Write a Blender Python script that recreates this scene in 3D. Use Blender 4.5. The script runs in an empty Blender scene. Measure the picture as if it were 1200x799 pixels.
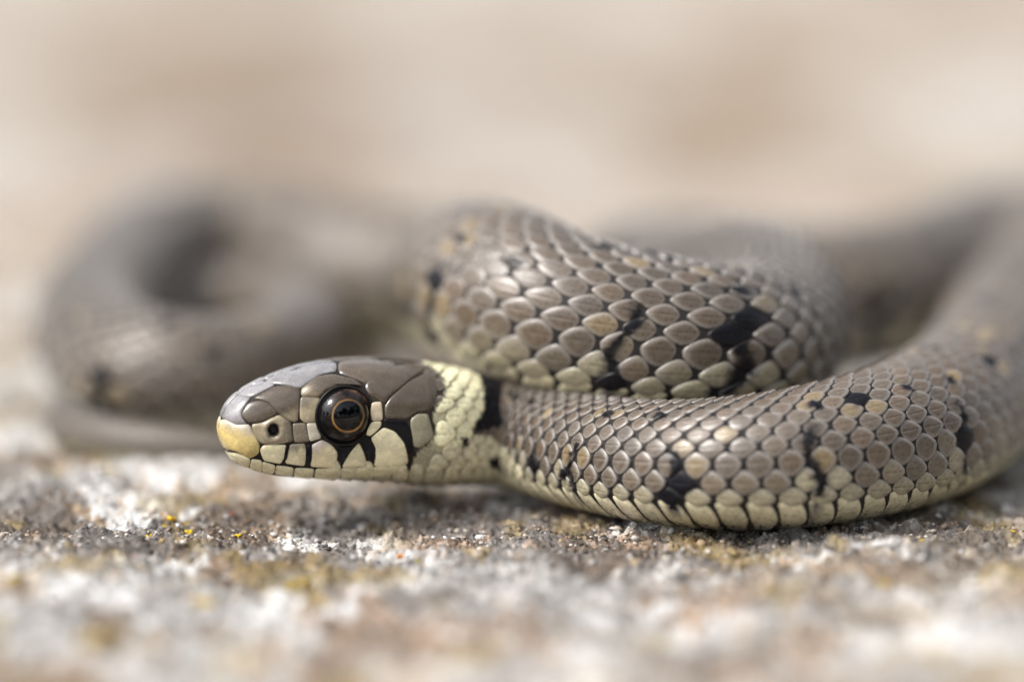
import bpy, math
import numpy as np
from mathutils import Vector, Matrix
from mathutils.bvhtree import BVHTree

# 1 Blender unit = 1 cm (macro scene)
SC = bpy.context.scene
COL = SC.collection
SC.unit_settings.system = 'METRIC'
SC.unit_settings.scale_length = 0.01
rng = np.random.default_rng(7)

# ------------------------------------------------------------------ camera
ELEV = math.radians(12.0)
FOCUS = 30.0
SE, CE = math.sin(ELEV), math.cos(ELEV)
CAMZ = FOCUS * SE + 1.47 * CE
CAMY = -FOCUS * CE
FPX = 4500.0                       # focal length in pixels of a 1200 px wide picture
cam_d = bpy.data.cameras.new('camera')
cam = bpy.data.objects.new('camera', cam_d); COL.objects.link(cam)
cam_d.sensor_width = 36; cam_d.lens = 135
cam_d.clip_start = 0.5; cam_d.clip_end = 20000
cam.location = (0, CAMY, CAMZ)
cam.rotation_euler = (math.pi / 2 - ELEV, 0, 0)
cam_d.dof.use_dof = True
cam_d.dof.focus_distance = FOCUS
cam_d.dof.aperture_fstop = 0.060
cam_d.dof.aperture_blades = 0
SC.camera = cam

# ------------------------------------------------------------------ light
SUN_EL, SUN_AZ = math.radians(50), math.radians(-114)   # azimuth from +Y towards +X
w = bpy.data.worlds.new('World'); SC.world = w; w.use_nodes = True
wn = w.node_tree.nodes; wl = w.node_tree.links
sky = wn.new('ShaderNodeTexSky'); sky.sky_type = 'NISHITA'; sky.sun_disc = False
sky.sun_elevation = SUN_EL; sky.sun_rotation = SUN_AZ
sky.dust_density = 4.0; sky.air_density = 1.0; sky.ozone_density = 1.0
hsv = wn.new('ShaderNodeHueSaturation'); hsv.inputs['Saturation'].default_value = 0.30   # thin high cloud greys the blue
wl.new(sky.outputs[0], hsv.inputs['Color'])
wl.new(hsv.outputs[0], wn['Background'].inputs[0])
wn['Background'].inputs[1].default_value = 0.15
sun_d = bpy.data.lights.new('sun', 'SUN'); sun = bpy.data.objects.new('sun', sun_d); COL.objects.link(sun)
sun_d.energy = 1.4; sun_d.angle = math.radians(18); sun_d.color = (1.0, 0.955, 0.89)
sd = Vector((math.sin(SUN_AZ) * math.cos(SUN_EL), math.cos(SUN_AZ) * math.cos(SUN_EL), math.sin(SUN_EL)))
sun.rotation_euler = sd.to_track_quat('Z', 'Y').to_euler()
sun.location = sd * 100
SC.view_settings.view_transform = 'Standard'; SC.view_settings.look = 'None'
SC.view_settings.exposure = 0.81; SC.view_settings.gamma = 1

# ------------------------------------------------------------------ helpers
def px(u, v, t):
    """point seen at pixel (u, v) of the 1200x799 photograph at view depth t"""
    a = (u - 600) / FPX; b = (399.5 - v) / FPX
    return np.array([t * a, CAMY + t * (CE + b * SE), CAMZ + t * (-SE + b * CE)])
def pxz(u, v, z):
    b = (399.5 - v) / FPX
    return px(u, v, (CAMZ - z) / (SE - b * CE))
def proj(P):
    P = np.asarray(P, float); d = P - np.array([0, CAMY, CAMZ])
    t = d[..., 1] * CE - d[..., 2] * SE
    up = d[..., 1] * SE + d[..., 2] * CE
    return 600 + FPX * d[..., 0] / t, 399.5 - FPX * up / t, t
def norm(a): return a / np.maximum(np.linalg.norm(a, axis=-1, keepdims=True), 1e-9)
def sm(a, b, x):
    t = np.clip((np.asarray(x, float) - a) / (b - a), 0, 1); return t * t * (3 - 2 * t)
def hash2(ix, iy, s):
    h = (ix * 374761393 + iy * 668265263 + s * 974634777) & 0xffffffff
    h = ((h ^ (h >> 13)) * 1274126177) & 0xffffffff
    h = (h ^ (h >> 16)) & 0xffffffff
    return h / 4294967295.0
def vnoise(x, y, s=0):
    x = np.asarray(x, float); y = np.asarray(y, float)
    ix = np.floor(x).astype(np.int64); iy = np.floor(y).astype(np.int64)
    fx = x - ix; fy = y - iy
    fx = fx * fx * fx * (fx * (fx * 6 - 15) + 10); fy = fy * fy * fy * (fy * (fy * 6 - 15) + 10)
    a = hash2(ix, iy, s); b = hash2(ix + 1, iy, s); c = hash2(ix, iy + 1, s); d = hash2(ix + 1, iy + 1, s)
    return (a + (b - a) * fx) * (1 - fy) + (c + (d - c) * fx) * fy
def fbm(x, y, s=0, o=4, g=0.55):
    t = 0; a = 1; n = 0; f = 1
    for k in range(o):
        c, q = math.cos(k * 1.1), math.sin(k * 1.1)
        t = t + a * vnoise((x * c - y * q) * f + 17.3 * k, (x * q + y * c) * f - 9.1 * k, s + k); n += a; a *= g; f *= 2.03
    return t / n
def mesh(name, V, F, mat=None, parent=None, col=None, uv=None, smooth=True, loc=None):
    """V (n,3), F (m,3) or (m,4) int array"""
    V = np.asarray(V, np.float32); F = np.asarray(F, np.int32)
    me = bpy.data.meshes.new(name)
    k = F.shape[1]
    me.vertices.add(len(V)); me.vertices.foreach_set('co', V.ravel())
    me.loops.add(F.size); me.loops.foreach_set('vertex_index', F.ravel())
    me.polygons.add(len(F)); me.polygons.foreach_set('loop_start', np.arange(0, F.size, k, dtype=np.int32))
    me.polygons.foreach_set('loop_total', np.full(len(F), k, np.int32))
    me.update(calc_edges=True); me.validate()
    if smooth: me.polygons.foreach_set('use_smooth', np.ones(len(me.polygons), bool))
    if col is not None:
        a = me.color_attributes.new('col', 'FLOAT_COLOR', 'POINT')
        c = np.ones((len(V), 4), np.float32); c[:, :3] = col[:, :3]
        a.data.foreach_set('color', c.ravel())
    if uv is not None:
        l = me.uv_layers.new(name='UVMap'); l.data.foreach_set('uv', np.asarray(uv, np.float32)[F.ravel()].ravel())
    if mat: me.materials.append(mat)
    o = bpy.data.objects.new(name, me); COL.objects.link(o)
    if parent is not None: o.parent = parent
    return o
def tag(o, label=None, cat=None, group=None, kind=None):
    if label: o['label'] = label
    if cat: o['category'] = cat
    if group: o['group'] = group
    if kind: o['kind'] = kind
    return o

class NT:
    def __init__(s, name):
        s.m = bpy.data.materials.new(name); s.m.use_nodes = True
        s.n = s.m.node_tree.nodes; s.l = s.m.node_tree.links; s.b = s.n['Principled BSDF']
    def node(s, t, **k):
        n = s.n.new(t)
        for a, v in k.items(): setattr(n, a, v)
        return n
    def link(s, a, b): s.l.new(a, b)
    def inp(s, sock, v):
        if hasattr(v, 'links') or isinstance(v, bpy.types.NodeSocket): s.l.new(v, sock)
        else: sock.default_value = v
    def math(s, op, a, b=0.0, c=0.0):
        n = s.node('ShaderNodeMath', operation=op)
        s.inp(n.inputs[0], a); s.inp(n.inputs[1], b)
        if op in ('MULTIPLY_ADD',): s.inp(n.inputs[2], c)
        return n.outputs[0]
    def ramp(s, f, p0, p1, v0=0.0, v1=1.0):
        n = s.node('ShaderNodeMapRange', interpolation_type='SMOOTHSTEP')
        s.inp(n.inputs[0], f); n.inputs[1].default_value = p0; n.inputs[2].default_value = p1
        n.inputs[3].default_value = v0; n.inputs[4].default_value = v1
        return n.outputs[0]
    def mix(s, f, a, b, mode='MIX'):
        n = s.node('ShaderNodeMix', data_type='RGBA', blend_type=mode)
        s.inp(n.inputs[0], f); s.inp(n.inputs[6], a); s.inp(n.inputs[7], b)
        return n.outputs[2]
    def noise(s, scale, detail=2.0, vec=None, rough=0.5):
        n = s.node('ShaderNodeTexNoise'); n.inputs['Scale'].default_value = scale
        n.inputs['Detail'].default_value = detail; n.inputs['Roughness'].default_value = rough
        s.l.new(vec if vec else s.geo(), n.inputs['Vector'])
        return n.outputs[0]
    def geo(s):
        if not hasattr(s, 'g'): s.g = s.node('ShaderNodeTexCoord')
        return s.g.outputs['Object']
    def attr(s): return s.node('ShaderNodeAttribute', attribute_name='col').outputs['Color']
    def bump(s, h, dist, strength=1.0, prev=None):
        n = s.node('ShaderNodeBump'); n.inputs['Distance'].default_value = dist; n.inputs['Strength'].default_value = strength
        s.l.new(h, n.inputs['Height'])
        if prev: s.l.new(prev, n.inputs['Normal'])
        return n.outputs[0]

def C4(*a): return (a[0], a[1], a[2], 1)

# keeled scale
def mat_scale():
    t = NT('keeled_scale')
    uvn = t.node('ShaderNodeUVMap', uv_map='UVMap')
    sep = t.node('ShaderNodeSeparateXYZ'); t.link(uvn.outputs[0], sep.inputs[0])
    x, y = sep.outputs[0], sep.outputs[1]           # x along the body, y across, radius 1 at the edge
    ax = t.math('POWER', t.math('ABSOLUTE', x), 1.52); ay = t.math('POWER', t.math('ABSOLUTE', y), 1.52)
    rho = t.math('POWER', t.math('ADD', ax, ay), 0.658)
    n1 = t.noise(26, 3); n2 = t.noise(90, 2)
    c = t.attr()
    v = t.math('MULTIPLY', t.ramp(n1, .25, .75, .80, 1.2), t.ramp(n2, .25, .75, .95, 1.05))
    cm = t.node('ShaderNodeVectorMath', operation='SCALE'); t.link(c, cm.inputs[0]); t.link(v, cm.inputs['Scale'])
    lum = t.node('ShaderNodeRGBToBW'); t.link(c, lum.inputs[0])
    isl = t.ramp(lum.outputs[0], .03, .07)
    rim = t.math('MULTIPLY', t.math('MULTIPLY', t.ramp(rho, .50, .86), isl), t.ramp(lum.outputs[0], .2, .4, .6, .0))
    c2 = t.mix(rim, cm.outputs[0], C4(.29, .265, .24))  # pale grey highlight along each scale's rim, painted into its colour
    edge = t.math('MULTIPLY', t.ramp(rho, .88, 1.0), t.ramp(lum.outputs[0], .3, .6, .85, .42))
    c3 = t.mix(edge, c2, C4(.05, .045, .042))
    t.link(c3, t.b.inputs['Base Color'])
    keel = t.math('MULTIPLY', t.ramp(t.math('ABSOLUTE', y), 0, .16, 1, 0), t.ramp(rho, .6, .9, 1, 0))
    b1 = t.bump(keel, .005, .55)
    mp = t.node('ShaderNodeCombineXYZ'); t.link(t.math('MULTIPLY', x, 2.0), mp.inputs[0]); t.link(t.math('MULTIPLY', y, 16.0), mp.inputs[1])
    st = t.node('ShaderNodeTexNoise'); st.inputs['Scale'].default_value = 1.2; t.link(mp.outputs[0], st.inputs['Vector'])
    b2 = t.bump(st.outputs[0], .0022, .5, b1)
    b3 = t.bump(t.noise(110, 2), .0014, .35, b2)
    t.link(b3, t.b.inputs['Normal'])
    t.link(t.ramp(n1, .3, .7, .25, .38), t.b.inputs['Roughness'])
    t.link(t.ramp(lum.outputs[0], .01, .06, .22, .8), t.b.inputs['Specular IOR Level'])
    return t.m
def mat_shield(name='head_shield_skin', rough=.20):
    t = NT(name)
    n1 = t.noise(11, 4, rough=.6); n2 = t.noise(60, 3)
    v = t.math('MULTIPLY', t.ramp(n1, .25, .75, .78, 1.18), t.ramp(n2, .25, .75, .96, 1.04))
    cm = t.node('ShaderNodeVectorMath', operation='SCALE'); t.link(t.attr(), cm.inputs[0]); t.link(v, cm.inputs['Scale'])
    t.link(cm.outputs[0], t.b.inputs['Base Color'])
    b = t.bump(t.noise(9, 3), .012, .3); b = t.bump(t.noise(60, 3), .002, .3, b)
    t.link(b, t.b.inputs['Normal'])
    t.link(t.ramp(n2, .3, .7, rough - .05, rough + .1), t.b.inputs['Roughness'])
    lm = t.node('ShaderNodeRGBToBW'); t.link(t.attr(), lm.inputs[0])
    t.link(t.ramp(lm.outputs[0], .01, .08, .2, .8), t.b.inputs['Specular IOR Level'])
    return t.m
def mat_skin():
    t = NT('snake_skin')
    v = t.ramp(t.noise(40, 3), .25, .75, .75, 1.25)
    cm = t.node('ShaderNodeVectorMath', operation='SCALE'); t.link(t.attr(), cm.inputs[0]); t.link(v, cm.inputs['Scale'])
    t.link(cm.outputs[0], t.b.inputs['Base Color'])
    t.link(t.bump(t.noise(70, 3), .004, .5), t.b.inputs['Normal'])
    t.b.inputs['Roughness'].default_value = .6; t.b.inputs['Specular IOR Level'].default_value = .25
    return t.m
def mat_ground():
    t = NT('lichen_stone')
    n = t.noise(38, 5, rough=.7); n2 = t.noise(120, 3, rough=.7)
    v = t.math('MULTIPLY', t.ramp(n, .3, .7, .72, 1.25), t.ramp(n2, .3, .7, .85, 1.15))
    cm = t.node('ShaderNodeVectorMath', operation='SCALE'); t.link(t.attr(), cm.inputs[0]); t.link(v, cm.inputs['Scale'])
    t.link(cm.outputs[0], t.b.inputs['Base Color'])
    b = t.bump(n, .03, .8); b = t.bump(n2, .008, .8, b)
    t.link(b, t.b.inputs['Normal'])
    t.b.inputs['Roughness'].default_value = .85; t.b.inputs['Specular IOR Level'].default_value = .25
    return t.m
def mat_attr(name, rough=.8, spec=.3):
    t = NT(name); t.link(t.attr(), t.b.inputs['Base Color'])
    t.link(t.bump(t.noise(150, 3), .006, .7), t.b.inputs['Normal'])
    t.b.inputs['Roughness'].default_value = rough; t.b.inputs['Specular IOR Level'].default_value = spec
    return t.m
M_SCALE, M_SHIELD, M_SKIN, M_GROUND = mat_scale(), mat_shield(), mat_skin(), mat_ground()
M_GRIT = mat_attr('grit_mineral')

# ------------------------------------------------------------------ snake centreline
YAW = math.radians(22)
FWD = np.array([-math.cos(YAW), -math.sin(YAW), 0.0]); LAT = np.array([math.sin(YAW), -math.cos(YAW), 0.0])
EYE = px(402.5, 486.5, 30.0)
A_EYE = .90
AX0 = EYE - LAT * .385 + FWD * A_EYE; AX0[2] = 0            # snout tip on the floor plan
# head profile: a, half width, z top, z bottom
HP = np.array([
 (0.00, .010, .79, .75), (0.015, .075, .865, .635), (0.05, .135, .92, .565), (0.12, .195, .985, .495),
 (0.25, .255, 1.06, .415), (0.45, .315, 1.135, .345), (0.70, .365, 1.19, .305), (0.95, .41, 1.215, .28),
 (1.25, .465, 1.205, .245), (1.55, .50, 1.165, .20), (1.85, .49, 1.09, .14), (2.15, .445, .99, .07), (2.5, .41, .88, .03)])
# body control points: u, v, height of the centre, radius, tilt of the back away from the camera
BP = [
 (594, 508, .45, .42, .2), (660, 523, .44, .445, .3), (750, 541, .455, .47, .28), (850, 545, .495, .51, .25), (960, 534, .53, .55, .25),
 (1065, 507, .56, .58, .2), (1145, 455, .58, .60, .15), (1192, 385, .60, .62, 0), (1235, 325, .62, .63, 0), (1215, 288, .62, .63, 0),
 (1145, 300, .62, .64, 0), (1055, 335, .62, .64, 0), (960, 345, .62, .64, 0), (860, 336, .62, .64, 0), (765, 332, .66, .64, 0),
 (765, 350, .8, .64, 0), (830, 346, 1.0, .64, 0), (874, 336, 1.15, .63, 0), (902, 362, 1.14, .62, 0), (890, 400, 1.10, .62, .05),
 (835, 402, 1.22, .62, .05), (760, 389, 1.32, .62, 0), (660, 367, 1.44, .63, -.05), (598, 342, 1.50, .67, 0), (567, 331, 1.43, .67, 0), (556, 328, 1.22, .66, .0), (572, 330, 1.0, .62, 0), (545, 326, .76, .62, 0),
 (470, 322, .64, .62, 0), (395, 310, .62, .61, 0), (305, 280, .60, .59, 0), (195, 292, .60, .57, 0), (132, 340, .62, .54, -.1),
 (112, 390, .64, .52, -.2), (160, 430, .62, .50, -.3), (250, 438, .56, .48, -.3), (325, 418, .50, .45, -.2), (358, 384, .43, .41, 0),
 (320, 350, .40, .37, 0), (255, 348, .33, .31, 0), (200, 378, .26, .25, 0), (150, 430, .2, .195, 0), (86, 480, .2, .18, 0), (72, 500, .19, .18, 0),
 (150, 516, .18, .17, 0), (250, 524, .14, .135, 0), (330, 532, .06, .05, 0), (400, 535, .03, .015, 0)]
pts = []; attr = []
for a in np.linspace(0, 1.7, 18):
    pts.append(AX0 - FWD * a); attr.append((0, 0, 0))
    zt, zb = np.interp(a, HP[:, 0], HP[:, 2]), np.interp(a, HP[:, 0], HP[:, 3])
    pts[-1] = np.array([pts[-1][0], pts[-1][1], (zt + zb) / 2])
    attr[-1] = ((zt - zb) / 2, 0, 0)
for (u, v, z, r, k) in BP:
    pts.append(pxz(u, v, z)); attr.append((r, k, 1))
pts = np.array(pts); attr = np.array(attr)
def catmull(P, Q, n=24):
    out = []; oq = []
    m = len(P)
    d = np.maximum(np.linalg.norm(np.diff(P, axis=0), axis=1), 1e-6) ** .5
    T = np.concatenate([[0], np.cumsum(d)])
    for i in range(m - 1):
        p0 = P[i - 1] if i else 2 * P[0] - P[1]; p3 = P[i + 2] if i + 2 < m else 2 * P[-1] - P[-2]
        p1, p2 = P[i], P[i + 1]
        t1, t2 = T[i], T[i + 1]; t0 = T[i - 1] if i else t1 - d[0]; t3 = T[i + 2] if i + 2 < m else t2 + d[-1]
        for k in range(n):
            t = t1 + (t2 - t1) * k / n
            A1 = (t1 - t) / (t1 - t0) * p0 + (t - t0) / (t1 - t0) * p1
            A2 = (t2 - t) / (t2 - t1) * p1 + (t - t1) / (t2 - t1) * p2
            A3 = (t3 - t) / (t3 - t2) * p2 + (t - t2) / (t3 - t2) * p3
            B1 = (t2 - t) / (t2 - t0) * A1 + (t - t0) / (t2 - t0) * A2
            B2 = (t3 - t) / (t3 - t1) * A2 + (t - t1) / (t3 - t1) * A3
            out.append((t2 - t) / (t2 - t1) * B1 + (t - t1) / (t2 - t1) * B2)
            oq.append(Q[i] * (1 - k / n) + Q[i + 1] * k / n)
    out.append(P[-1]); oq.append(Q[-1])
    return np.array(out), np.array(oq)
cp, cq = catmull(pts, attr)
arc = np.concatenate([[0], np.cumsum(np.linalg.norm(np.diff(cp, axis=0), axis=1))])
DS = .02
S = np.arange(0, arc[-1], DS)
CP = np.stack([np.interp(S, arc, cp[:, k]) for k in range(3)], 1)
CQ = np.stack([np.interp(S, arc, cq[:, k]) for k in range(3)], 1)
def gauss(A, sig, lo=0):
    k = np.exp(-.5 * (np.arange(-3 * sig, 3 * sig + 1) / sig) ** 2); k /= k.sum()
    n = len(k) // 2
    B = np.concatenate([2 * A[0] - A[1:n + 1][::-1], A, 2 * A[-1] - A[-n - 1:-1][::-1]])
    return np.stack([np.convolve(B[:, j], k, 'valid') for j in range(A.shape[1])], 1)
CPs = gauss(CP, 14)
wgt = sm(1.3, 2.2, S)[:, None] * (1 - sm(S[-1] - 1, S[-1], S))[:, None]
CP = CP * (1 - wgt) + CPs * wgt
CQ = gauss(CQ, 10)
TAN = norm(np.gradient(CP, axis=0))
rz = np.zeros_like(TAN); rz[:, 2] = 1; rz[:, 1] = CQ[:, 1]
fl = TAN.copy()
hd = 1 - sm(1.3, 2.2, S)[:, None]
TAN = norm(TAN * (1 - hd) + (-FWD) * hd)
UP = norm(rz - (rz * TAN).sum(1, keepdims=True) * TAN)
SIDE = np.cross(TAN, UP)            # for the head this is the camera side
if (SIDE[10] * LAT).sum() < 0: SIDE = -SIDE
# section sizes
hw = np.interp(S, HP[:, 0], HP[:, 1]); hz = (np.interp(S, HP[:, 0], HP[:, 2]) - np.interp(S, HP[:, 0], HP[:, 3])) / 2
m1 = sm(1.75, 2.35, S)
R = CQ[:, 0]
W = hw * (1 - m1) + R * 1.03 * m1
HT = hz * (1 - m1) + R * m1
HB = hz * (1 - m1) + R * .97 * m1
HT = gauss(HT[:, None], 3)[:, 0]; HB = gauss(HB[:, None], 3)[:, 0]; W = gauss(W[:, None], 3)[:, 0]
W[0] = HT[0] = HB[0] = .004
W = np.maximum(W, .004); HT = np.maximum(HT, .004); HB = np.maximum(HB, .004)
NT_ = 2.5 * (1 - m1) + 2.05 * m1; NB_ = 2.15 * (1 - m1) + 2.5 * m1
SMAX = S[-1]
NOS = None
def frame(s):
    f = np.clip(np.asarray(s, float) / DS, 0, len(S) - 1.001); i = f.astype(int); g = (f - i)
    L = lambda A: (A[i] * (1 - g)[..., None] + A[i + 1] * g[..., None]) if A.ndim == 2 else A[i] * (1 - g) + A[i + 1] * g
    return L(CP), L(SIDE), L(UP), L(W), L(HT), L(HB), L(NT_), L(NB_)
def surf(s, th):
    P, sd_, up_, w_, ht, hb, nt, nb = frame(s)
    c, q = np.cos(th), np.sin(th)
    n = np.where(c > 0, nt, nb)
    x = np.sign(q) * np.abs(q) ** (2 / n) * w_
    z = np.sign(c) * np.abs(c) ** (2 / n) * np.where(c > 0, ht, hb)
    return P + sd_ * x[..., None] + up_ * z[..., None]
def surfn(s, th):
    e = .012
    a = surf(np.maximum(s - e, 0), th); b = surf(np.minimum(s + e, SMAX), th)
    c = surf(s, th - .03); d = surf(s, th + .03)
    n = norm(np.cross(b - a, d - c))
    P = frame(s)[0]; p = surf(s, th)
    sg = np.sign((n * (p - P)).sum(-1, keepdims=True)); sg[sg == 0] = 1
    return p, n * sg

# ------------------------------------------------------------------ colour map of head and neck (traced, then carried round to both flanks)
def A_(L): return [(240 + x / 3.996, 390 + y / 3.995) for x, y in L]     # tracing sheets
def B_(L): return [(420 + x / 3.633, 380 + y / 3.632) for x, y in L]
def inpoly(x, y, poly):
    c = np.zeros(np.shape(x), bool); n = len(poly)
    for i in range(n):
        x1, y1 = poly[i]; x2, y2 = poly[i - 1]
        if y1 == y2: continue
        c ^= ((y1 > y) != (y2 > y)) & (x < (x2 - x1) * (y - y1) / (y2 - y1) + x1)
    return c
CREAM = np.array([.70, .64, .44]); YEL = np.array([.88, .83, .54]); BLK = np.array([.007, .007, .010])
SKIN = np.array([.020, .018, .018]); BRN = np.array([.100, .075, .053]); OCH = np.array([.34, .25, .125])
HEADB = np.array([.080, .062, .044]); GREYB = np.array([.22, .205, .195])
COLLAR = B_([(230, 100), (345, 110), (470, 165), (530, 250), (535, 375), (500, 430), (455, 500), (400, 520), (320, 540), (305, 480), (335, 470), (322, 380), (340, 345), (372, 310), (368, 235), (322, 185), (250, 150)])
BLACKC = B_([(420, 130), (560, 170), (625, 215), (600, 320), (608, 400), (560, 450), (495, 468), (500, 425), (535, 370), (530, 250), (480, 170)])
SPOT1 = B_([(440, 480), (475, 478), (470, 520), (445, 522)])
SPOT2 = B_([(555, 575), (595, 560), (612, 625), (596, 668), (570, 640)])
NAPE = B_([(20, 240), (60, 150), (320, 150), (372, 235), (372, 310), (340, 345), (322, 380), (330, 470), (300, 530), (250, 540), (150, 420), (100, 400)])
THROAT = A_([(60, 700), (230, 690), (400, 700), (760, 690), (915, 662), (960, 640)]) + B_([(250, 545), (330, 490), (440, 500), (500, 470), (570, 480), (650, 560), (700, 640), (760, 760), (400, 760)]) + A_([(600, 1000), (60, 860)])
def headlocal(P):
    d = P - AX0; a = -(d @ FWD); l = d @ LAT
    return a, l
def mirror(P):
    l = (P - AX0) @ LAT
    return P - 2 * np.minimum(l, 0)[..., None] * LAT
def headmap(P):
    """base colour by place on the head and neck; nan where ordinary body colour applies"""
    Q = mirror(P); u, v, _ = proj(Q)
    jx = (vnoise(u * .12, v * .12, 5) - .5) * 2; jy = (vnoise(u * .12, v * .12, 9) - .5) * 2
    u = u + jx; v = v + jy
    out = np.full(P.shape, np.nan)
    def put(poly, c): out[inpoly(u, v, poly)] = c
    put(NAPE, HEADB * 1.15); put(THROAT, CREAM * .95)
    put(COLLAR, YEL); put(BLACKC, BLK); put(SPOT1, BLK); put(SPOT2, BLK)
    return out

# ------------------------------------------------------------------ scale lattice
Rm = (W + HT) / 2
LS = (.335 + .035 * sm(13, 15, S)) * np.maximum(Rm, .05) * (1 - .12 * (1 - sm(3, 5, S)))
U = np.concatenate([[0], np.cumsum(DS / LS)[:-1]])
TH_D = 2.18
NR = 21
rowsp = 1.22 - .40 * np.cos(np.linspace(-1, 1, NR - 1) * 1.45)      # wider rows low on the flank
rowth = np.concatenate([[0], np.cumsum(rowsp)]); rowth = (rowth / rowth[-1] * 2 - 1) * (TH_D - .12)
rowhalf = np.gradient(rowth)
S_START = 1.66
# black flank bars: place along the body (u unit) found from where they stand
uu, vv, tt = proj(CP)
def s_at(x, s0, s1):
    m = (S > s0) & (S < s1); i = np.argmin(np.abs(uu[m] - x)); return S[m][i]
s_right = S[np.argmax(np.where(S < 12, uu, -1))]
sm0 = S[np.argmax(np.where((S > 14) & (S < 40) & (tt < 34), uu, -1e9))]
bars = [s_at(x, 2.0, s_right) for x in (653, 716, 812, 925, 1056, 1152)]
mids = [s_at(x, sm0, sm0 + 4.2) for x in (945, 823, 727, 592, 520)]
allb = list(bars)
s = bars[-1] + .78
while s < sm0 - .9:
    allb.append(s); s += .8
allb += mids
s = mids[-1] + .95 if False else sm0 + 5.0
while s < SMAX - 3: allb.append(s); s += .85
allb = np.array(sorted(allb)); barU = np.interp(allb, S, U)
rb = np.random.default_rng(3)
barW = .13 + .15 * rb.random(len(barU)); barH = 2.4 + 2.4 * rb.random(len(barU)); barK = rb.uniform(-.22, .05, len(barU))
def rowcoord(th):
    """rows counted up from the belly edge, either flank (0 = lowest)"""
    return np.interp(-np.abs(th), rowth[:NR // 2 + 1], np.arange(NR // 2 + 1.0))
def bardist(u, th):
    """<0 inside a black bar, in units of scales"""
    rc = rowcoord(th); below = np.abs(th) > (TH_D - .12)
    i = np.clip(np.searchsorted(barU, u), 1, len(barU) - 1)
    best = np.full(np.shape(u), 9.0)
    for j in (i - 1, i):
        c = barU[j] + barK[j] * rc + .14 * np.sin(rc * 1.9 + j * 2.1)
        wv = barW[j] * (1.2 - .45 * rc / barH[j])
        dx = np.abs(u - c) - wv
        dy = (rc - barH[j]) * .45
        best = np.minimum(best, np.maximum(dx, np.maximum(dy, np.where(below, .15, -9))))
    # loose dark flecks higher on the flank and along the back
    cu = np.floor(u / 2.1); hr = hash2(cu.astype(np.int64), (th > 0).astype(np.int64), 5)
    fu = (cu + .2 + .6 * hash2(cu.astype(np.int64), (th > 0).astype(np.int64), 6)) * 2.1
    fr = np.where(hr > .75, 8.5, np.where(hr > .35, 5.4, .6)) + hr
    fd = np.hypot((u - fu), (rc - fr) * .6) - .30
    best = np.minimum(best, fd)
    return best + (vnoise(u * 5.1 + 3, rc * 3.3, 77) - .5) * .26
def scale_colour(u, th, r, k):
    """u, th: centre of scale; r random numbers (4)"""
    rc = rowcoord(th)
    c = BRN * (.86 + .3 * r[..., 0:1]) * (1 + (r[..., 1:2] - .5) * np.array([.12, .0, -.14]))
    c = c * (.97 + .1 * np.clip(rc / 9, 0, 1))[..., None]
    low = np.clip(1 - rc / 1.15, 0, 1)[..., None]
    c = c * (1 - .5 * low) + CREAM * .8 * .5 * low
    low2 = (np.clip(1 - np.abs(rc - 1.2) / 1.6, 0, 1) * (r[..., 2] > .8))[..., None] * .3
    c = c * (1 - low2) + CREAM * .6 * low2
    d = bardist(u, th)
    near = ((d > 0) & (d < .5) & (r[..., 2] > np.where(rc < 3, .25, .85)))[..., None] * (.5 + .2 * r[..., 3:4])
    tone = np.where((rc < 1.8)[..., None], CREAM * .62, OCH * .68)
    c = c * (1 - near) + tone * near
    o = (r[..., 3:4] > .975) & (rc[..., None] > 3)
    c = np.where(o, c * .35 + OCH * .6, c)
    return c

def skin_colour(P, s, th):
    u = np.interp(s, S, U)
    v = (np.abs(th) > TH_D - .1)
    c = np.where(v[..., None], SKIN * 1.3, SKIN)
    c = np.where((bardist(u, th) < 0)[..., None], BLK, c)
    hm = headmap(P); inh = (s < 3.4)
    # head top and sides: seams between shields
    hs = (s < 1.75)[..., None]
    c = np.where(hs, np.array([.016, .012, .010]), c)
    ok = inh & ~np.isnan(hm[..., 0])
    seam = np.where((hm.mean(-1) > .3)[..., None], hm * .55, hm * .45)
    c = np.where(ok[..., None], seam, c)
    return c

# ------------------------------------------------------------------ snake: root + continuous body skin
snake = bpy.data.objects.new('grass_snake', None); COL.objects.link(snake)
tag(snake, 'brown-grey grass snake with yellow collar lying coiled on the lichened stone', 'snake')
root_loc = Vector((0, 0, 0)); snake.location = root_loc
NTH = 120
ri = np.unique(np.concatenate([np.arange(0, int(2.6 / DS), 1), np.arange(int(2.6 / DS), len(S), 2), [len(S) - 1]]))
sr = S[ri]
th = np.linspace(-np.pi, np.pi, NTH, endpoint=False)
SS, TT = np.meshgrid(sr, th, indexing='ij')
BV = surf(SS, TT)
nr_ = len(sr)
i0 = (np.arange(nr_ - 1)[:, None] * NTH + np.arange(NTH)[None]).ravel()
i1 = (np.arange(nr_ - 1)[:, None] * NTH + (np.arange(NTH)[None] + 1) % NTH).ravel()
BF = np.stack([i0, i1, i1 + NTH, i0 + NTH], 1)
BVf = BV.reshape(-1, 3)
bcol = skin_colour(BVf, SS.ravel(), TT.ravel())
hm_lo = (SS.ravel() < 2.9)
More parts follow.
